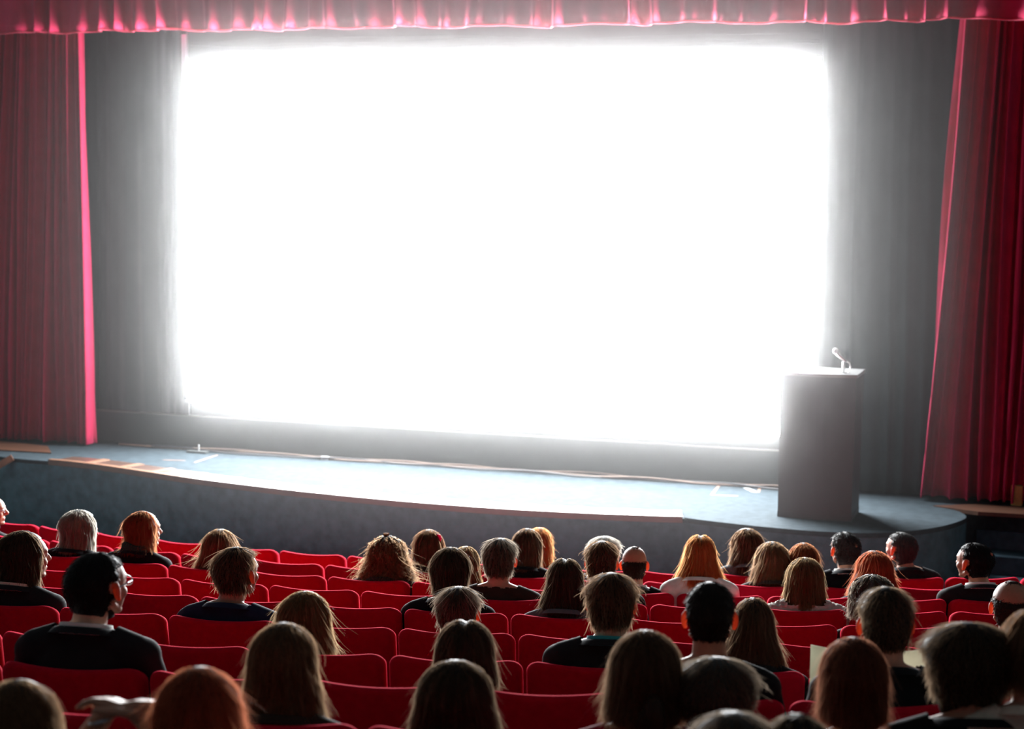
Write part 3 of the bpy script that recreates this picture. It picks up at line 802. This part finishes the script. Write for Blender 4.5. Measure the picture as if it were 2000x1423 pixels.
def bracelet(p, HMx, *_):
    bm = bmesh.new(); add_tube(bm, [(-.052+.030*math.cos(t), .20+.030*math.sin(t), 1.345+.01*math.cos(t)) for t in np.linspace(0, 2*PI, 18)], .004, 6, False)
    bmo('bracelet', bm, M_metal, p, True)
def many(*fs):
    def f(*a):
        for g in fs: g(*a)
    return f
P = person
# row 1
P(1, 1058, 1029, 50, 'bob', 'golden', 'woman with golden brown hair beyond the brown bob, in the front row', 1100, yaw=.3, short='golden haired woman', ccol='grey', cloth_='knit')
P(1, 1465, 1031, 62, 'long', 'brown', 'woman with long dark wavy hair falling over one shoulder, front row', 1118, bw=70, yaw=.6, short='dark wavy woman', fluff=1.6, ccol='grey')
P(1, 1768, 1039, 55, 'crop', 'darkgrey', 'man with cropped grey brown hair, dark jacket, front row near the stage steps', 1108, yaw=.6, short='cropped grey man', ccol='charcoal')
# row 2
P(2, -27, 966, 58, 'bald', 'silver', 'bald elderly person in glasses and black jacket, cut by the picture edge', 1030, yaw=-.9, extra=glasses, short='bald person in glasses', ccol='black')
P(2, 836, 1033, 60, 'long', 'chestnut', 'woman with straight brown hair and a pink flower clip', 1116, bw=62, yaw=-.3, extra=flower, short='woman with pink flower', ccol='brown')
P(2, 1028, 1031, 60, 'bob', 'brown', 'woman with a rounded brown bob and black jacket, second row', 1104, bw=46, yaw=-.3, short='brown bob woman', ccol='black')
P(2, 1181, 1047, 66, 'short', 'silver', 'white haired person nearly hidden beyond a brown haired head', 1120, short='white haired person', ccol='grey')
P(2, 1512, 1057, 66, 'long', 'light', 'woman with long light brown hair, second row, beside the orange haired head', 1140, bw=80, yaw=.3, short='light brown long hair', fluff=1.5, ccol='brown')
P(2, 1573, 1059, 60, 'bob', 'orange', 'woman with orange red hair beyond the blonde bob', 1120, bw=58, yaw=.3, short='orange haired woman', cloth_='knit', ccol='red')
P(2, 1655, 1039, 60, 'crop', 'darkgrey', 'man with small bald spot, white collar and black jacket', 1108, yaw=.3, extra=bald_patch(.022, .015, .045), collar='white', short='man with bald spot', ccol='black')
# row 3
P(3, 152, 995, 76, 'bob', 'silver', 'woman with silver white bobbed hair and black coat', 1072, bw=62, yaw=-.3, short='silver bob woman', ccol='black', fluff=.7)
P(3, 276, 997, 64, 'bob', 'orange', 'woman with ginger hair, green scarf and black jacket', 1074, bw=54, yaw=-.6, extra=scarf('green'), short='ginger woman', ccol='black', fluff=1.5)
P(3, 430, 1033, 80, 'long', 'light', 'woman with long light brown wavy hair beyond the navy-shirted man', 1110, bw=92, dome=62, short='light wavy woman', fluff=1.7, ccol='brown')
P(3, 757, 1046, 82, 'curly', 'light', 'woman with big fair curls and a tiny top knot', 1130, bw=102, dome=68, short='curly fair woman', fluff=2.2, extra=bun(.016, (-.01, .0, .125), 'light'), ccol='brown')
P(3, 908, 1065, 54, 'bob', 'blonde', 'blonde woman mostly hidden beyond the dark bob', 1140, bw=60, yaw=-.3, short='hidden blonde', ccol='brown')
P(3, 1240, 1066, 56, 'bald', 'brown', 'bald man with glowing red ears and white collar', 1130, short='bald man', ccol='black', collar='white', skin=M_skin2)
P(3, 1368, 1043, 66, 'long', 'golden', 'woman with very long golden hair and white jacket', 1140, bw=90, dome=58, short='long golden hair', ccol='white', fluff=1.1, part=1)
P(3, 1712, 1075, 74, 'long', 'red', 'woman with long bright red hair near the grey curly head', 1160, bw=100, dome=66, yaw=.3, short='bright red hair', ccol='black')
P(3, 1912, 1060, 64, 'crop', 'black', 'man with black hair, small bald spot and grey suit, by the stage steps', 1130, yaw=.6, extra=bald_patch(.012, .018, .06), collar='white', ccol='charcoal', short='man in grey suit')
# row 4
P(4, 977, 1051, 70, 'short', 'grey', 'man with short grey hair and dark sweater, glowing shoulder line', 1132, short='grey haired man', ccol='brown', cloth_='knit', fluff=1.2)
P(4, 1176, 1056, 66, 'short', 'brown', 'person with short brown hair directly before the white haired one', 1140, short='short brown hair', ccol='black', fluff=1.2)
P(4, 1573, 1088, 76, 'bob', 'blonde', 'woman with smooth blonde bob and pale fur collar', 1178, bw=78, short='blonde bob woman', cloth_='fur', ccol='fur', fluff=.6)
# row 5
P(5, 881, 1068, 82, 'bob', 'dark', 'woman with a rounded dark brown bob and black puffy coat', 1154, bw=56, short='dark bob woman', ccol='black', fluff=.8, hc=1.03)
P(5, 1105, 1088, 76, 'long', 'dark', 'woman with long dark hair and grey coat shoulder', 1190, bw=92, dome=68, short='long dark hair', ccol='grey', part=1)
P(5, 1710, 1122, 92, 'curly', 'grey', 'person with curly grey hair mostly hidden by a brown haired man', 1200, bw=84, short='curly grey head', ccol='charcoal', fluff=.8, yaw=.3)
# row 6
P(6, 38, 1036, 96, 'bob', 'dark', 'woman with dark tied hair in profile, dark coat, pale collar', 1140, bw=70, yaw=-.6, short='woman in profile', ccol='charcoal', collar='cream')
P(6, 457, 1068, 84, 'short', 'brown', 'young man with tousled brown hair and navy shirt', 1158, short='navy shirt man', ccol='navy', fluff=1.3, yaw=-.3)
P(6, 896, 1145, 88, 'short', 'darkgrey', 'woman with pinned up hair and a pale green clip', 1232, short='woman with green clip', ccol='black', extra=clip, fluff=1.4)
P(6, 1978, 1135, 96, 'bald', 'brown', 'balding man with reddish scalp at the edge beyond a brown head', 1222, short='balding man', ccol='grey', skin=M_skin2)
# row 7
P(7, 592, 1153, 104, 'bob', 'blonde', 'woman with layered blonde hair flicking out, black coat', 1266, bw=112, dome=96, short='layered blonde', ccol='black', fluff=1.7, yaw=-.3, flip=.012)
P(7, 1195, 1120, 104, 'short', 'brown', 'man with spiky brown hair, turquoise collar and black jacket', 1232, short='spiky haired man', ccol='charcoal', collar='turquoise', fluff=1.5)
P(7, 1472, 1166, 92, 'long', 'brown', 'woman with long brown hair beside the man with protruding ears', 1300, bw=118, dome=80, short='long brown hair', ccol='black')
# row 8
P(8, 181, 1081, 114, 'crop', 'black', 'dark haired man in glasses, white collar and charcoal suit', 1210, short='suited man in glasses', ccol='charcoal', collar='white', extra=glasses, yaw=-.3, tilt=.0)
P(8, 910, 1208, 120, 'long', 'dark', 'woman with smooth dark brown hair between two others in one column', 1336, bw=124, short='smooth dark hair', ccol='black', part=1, fluff=.7)
P(8, 1387, 1138, 106, 'crop', 'dark', 'man with cropped dark hair, bare neck and protruding ears', 1252, short='man with protruding ears', ccol='black', cloth_='knit', skin=M_skin2)
P(8, 1730, 1148, 110, 'short', 'dark', 'dark haired man reading a newspaper, black jacket', 1275, short='newspaper reader', ccol='black', fluff=.9)
# row 9
P(9, 555, 1216, 144, 'long', 'light', 'woman with long straight fair hair spilling over her seat back', 1395, bw=150, dome=128, short='long fair hair', ccol='brown', fluff=.9, flip=.01, part=0)
P(9, 891, 1289, 156, 'long', 'dark', 'nearest woman in the central column, dark brown smooth hair', 1425, bw=166, dome=146, short='nearest dark hair', ccol='charcoal', fluff=.7)
P(9, 1262, 1231, 144, 'long', 'brown', 'woman with brown half tied hair and dark red top', 1400, bw=150, dome=136, short='half tied brown hair', ccol='red', cloth_='knit', extra=pony('brown', (.02, -.112, -.04), .15))
P(9, 1402, 1284, 172, 'short', 'darkgrey', 'big dark head with frosted tips before the bare-necked man', 1420, short='frosted tips head', ccol='black', fluff=1.1)
P(9, 1668, 1244, 138, 'bob', 'auburn', 'woman with deep auburn hair in front of the newspaper reader', 1400, bw=122, short='auburn woman', ccol='black')
P(9, 1893, 1219, 200, 'short', 'dark', 'person with large round dark head, biggest head in the audience', 1400, short='largest dark head', ccol='black', fluff=1.1)
P(9, 2012, 1190, 110, 'long', 'chestnut', 'person with chestnut waves cut by the picture edge near the steps', 1330, bw=110, short='chestnut waves', ccol='cream')
# row 10
P(10, 38, 1326, 172, 'long', 'light', 'person with straight fair brown hair in the lowest corner far from the lectern', 1480, bw=180, short='corner fair head', ccol='black', fluff=.6)
P(10, 392, 1302, 172, 'bob', 'red', 'blurred ginger head rising before the long fair hair', 1480, bw=190, dome=160, short='blurred ginger head', ccol='brown', fluff=1.8)
P(10, 1436, 1392, 190, 'short', 'darkgrey', 'crown of a dark head at the very bottom edge', 1560, short='bottom edge crown', ccol='black')
P(10, 1560, 1392, 130, 'curly', 'black', 'curly black head low beside the bottom edge crown', 1500, short='curly black head', ccol='black', bw=140)
P(10, 228, 1424, 150, 'bob', 'dark', 'person with ringed hands clasped above the head', 1560, short='clasped hands person', ccol='black', arms='raised', extra=bracelet)
#@@NEWS
# ------------------------------------------------------------------ newspaper held open by the reader
pk = [q for q in PEOPLE if q[3] == 'newspaper reader'][0][0]
npg = thing('newspaper', 'open cream newspaper held up in front of the dark haired reader', 'newspaper', pk.matrix_basis @ Vector((0, .40, .90)), pk.rotation_euler.z+.05)
M_pap = mat('newsprint', (.72, .68, .52), .9, .1, 4, trans=.35)
for s in (-1, 1):
    V = [(s*(.20*u), -.04*math.sin(u*PI)+.05*u, .14-.24*v_+.02*math.sin(3*u)*v_) for u in np.linspace(0, 1, 9) for v_ in np.linspace(0, 1, 6)]
    o = link('page', np_mesh('page', V, grid_faces(9, 6)), npg, M_pap, True); md = o.modifiers.new('s', 'SOLIDIFY'); md.thickness = .003

# ------------------------------------------------------------------ labels for the seats
ROWN = ['front row', 'second row', 'third row', 'fourth row', 'fifth row', 'sixth row', 'seventh row', 'eighth row', 'ninth row', 'nearest row']
ORD = ['next seat', 'second seat', 'third seat', 'fourth seat', 'fifth seat', 'sixth seat', 'seventh seat', 'eighth seat', 'ninth seat', 'tenth seat', 'eleventh seat', 'twelfth seat']
for k, L in SEATS.items():
    occ = SEATED.get(k, []); R = rowR(k); own = {}
    for a, s in occ:
        i = min(range(len(L)), key=lambda i: abs(L[i][0]-a)); own.setdefault(i, s)
    for i, (a, t, x) in enumerate(L):
        t['group'] = 'red cinema seats in the '+ROWN[k-1]
        if i in own: t['label'] = f'red velvet cinema seat of the {own[i]}, {ROWN[k-1]}'; continue
        if not own:
            t['label'] = f'empty red cinema seat in the {ROWN[k-1]}'; continue
        j = min(own, key=lambda j: abs(j-i)); n = abs(j-i)
        t['label'] = f'empty red seat, {ROWN[k-1]}, {ORD[n-1]} from {own[j]} '+('towards lectern side' if i > j else 'away from lectern')
# ------------------------------------------------------------------ scattering volume added to give the screen its halo
HZ_D, HZ_G = .0128, .952
bm = bmesh.new(); add_box(bm, -11.0, -1.4, 12.6, 17.40, .72, 6.6)
M_hz = bpy.data.materials.new('stage_haze'); M_hz.use_nodes = True
nt = M_hz.node_tree; nt.nodes.clear()
vsn = nt.nodes.new('ShaderNodeVolumeScatter'); vsn.inputs['Density'].default_value = HZ_D; vsn.inputs['Anisotropy'].default_value = HZ_G
vsn.inputs['Color'].default_value = (1, 1, 1, 1)
oo = nt.nodes.new('ShaderNodeOutputMaterial'); nt.links.new(vsn.outputs[0], oo.inputs['Volume'])
tag(bmo('haze', bm, M_hz), 'added scattering volume making the halo around the bright screen', 'haze', kind='stuff')
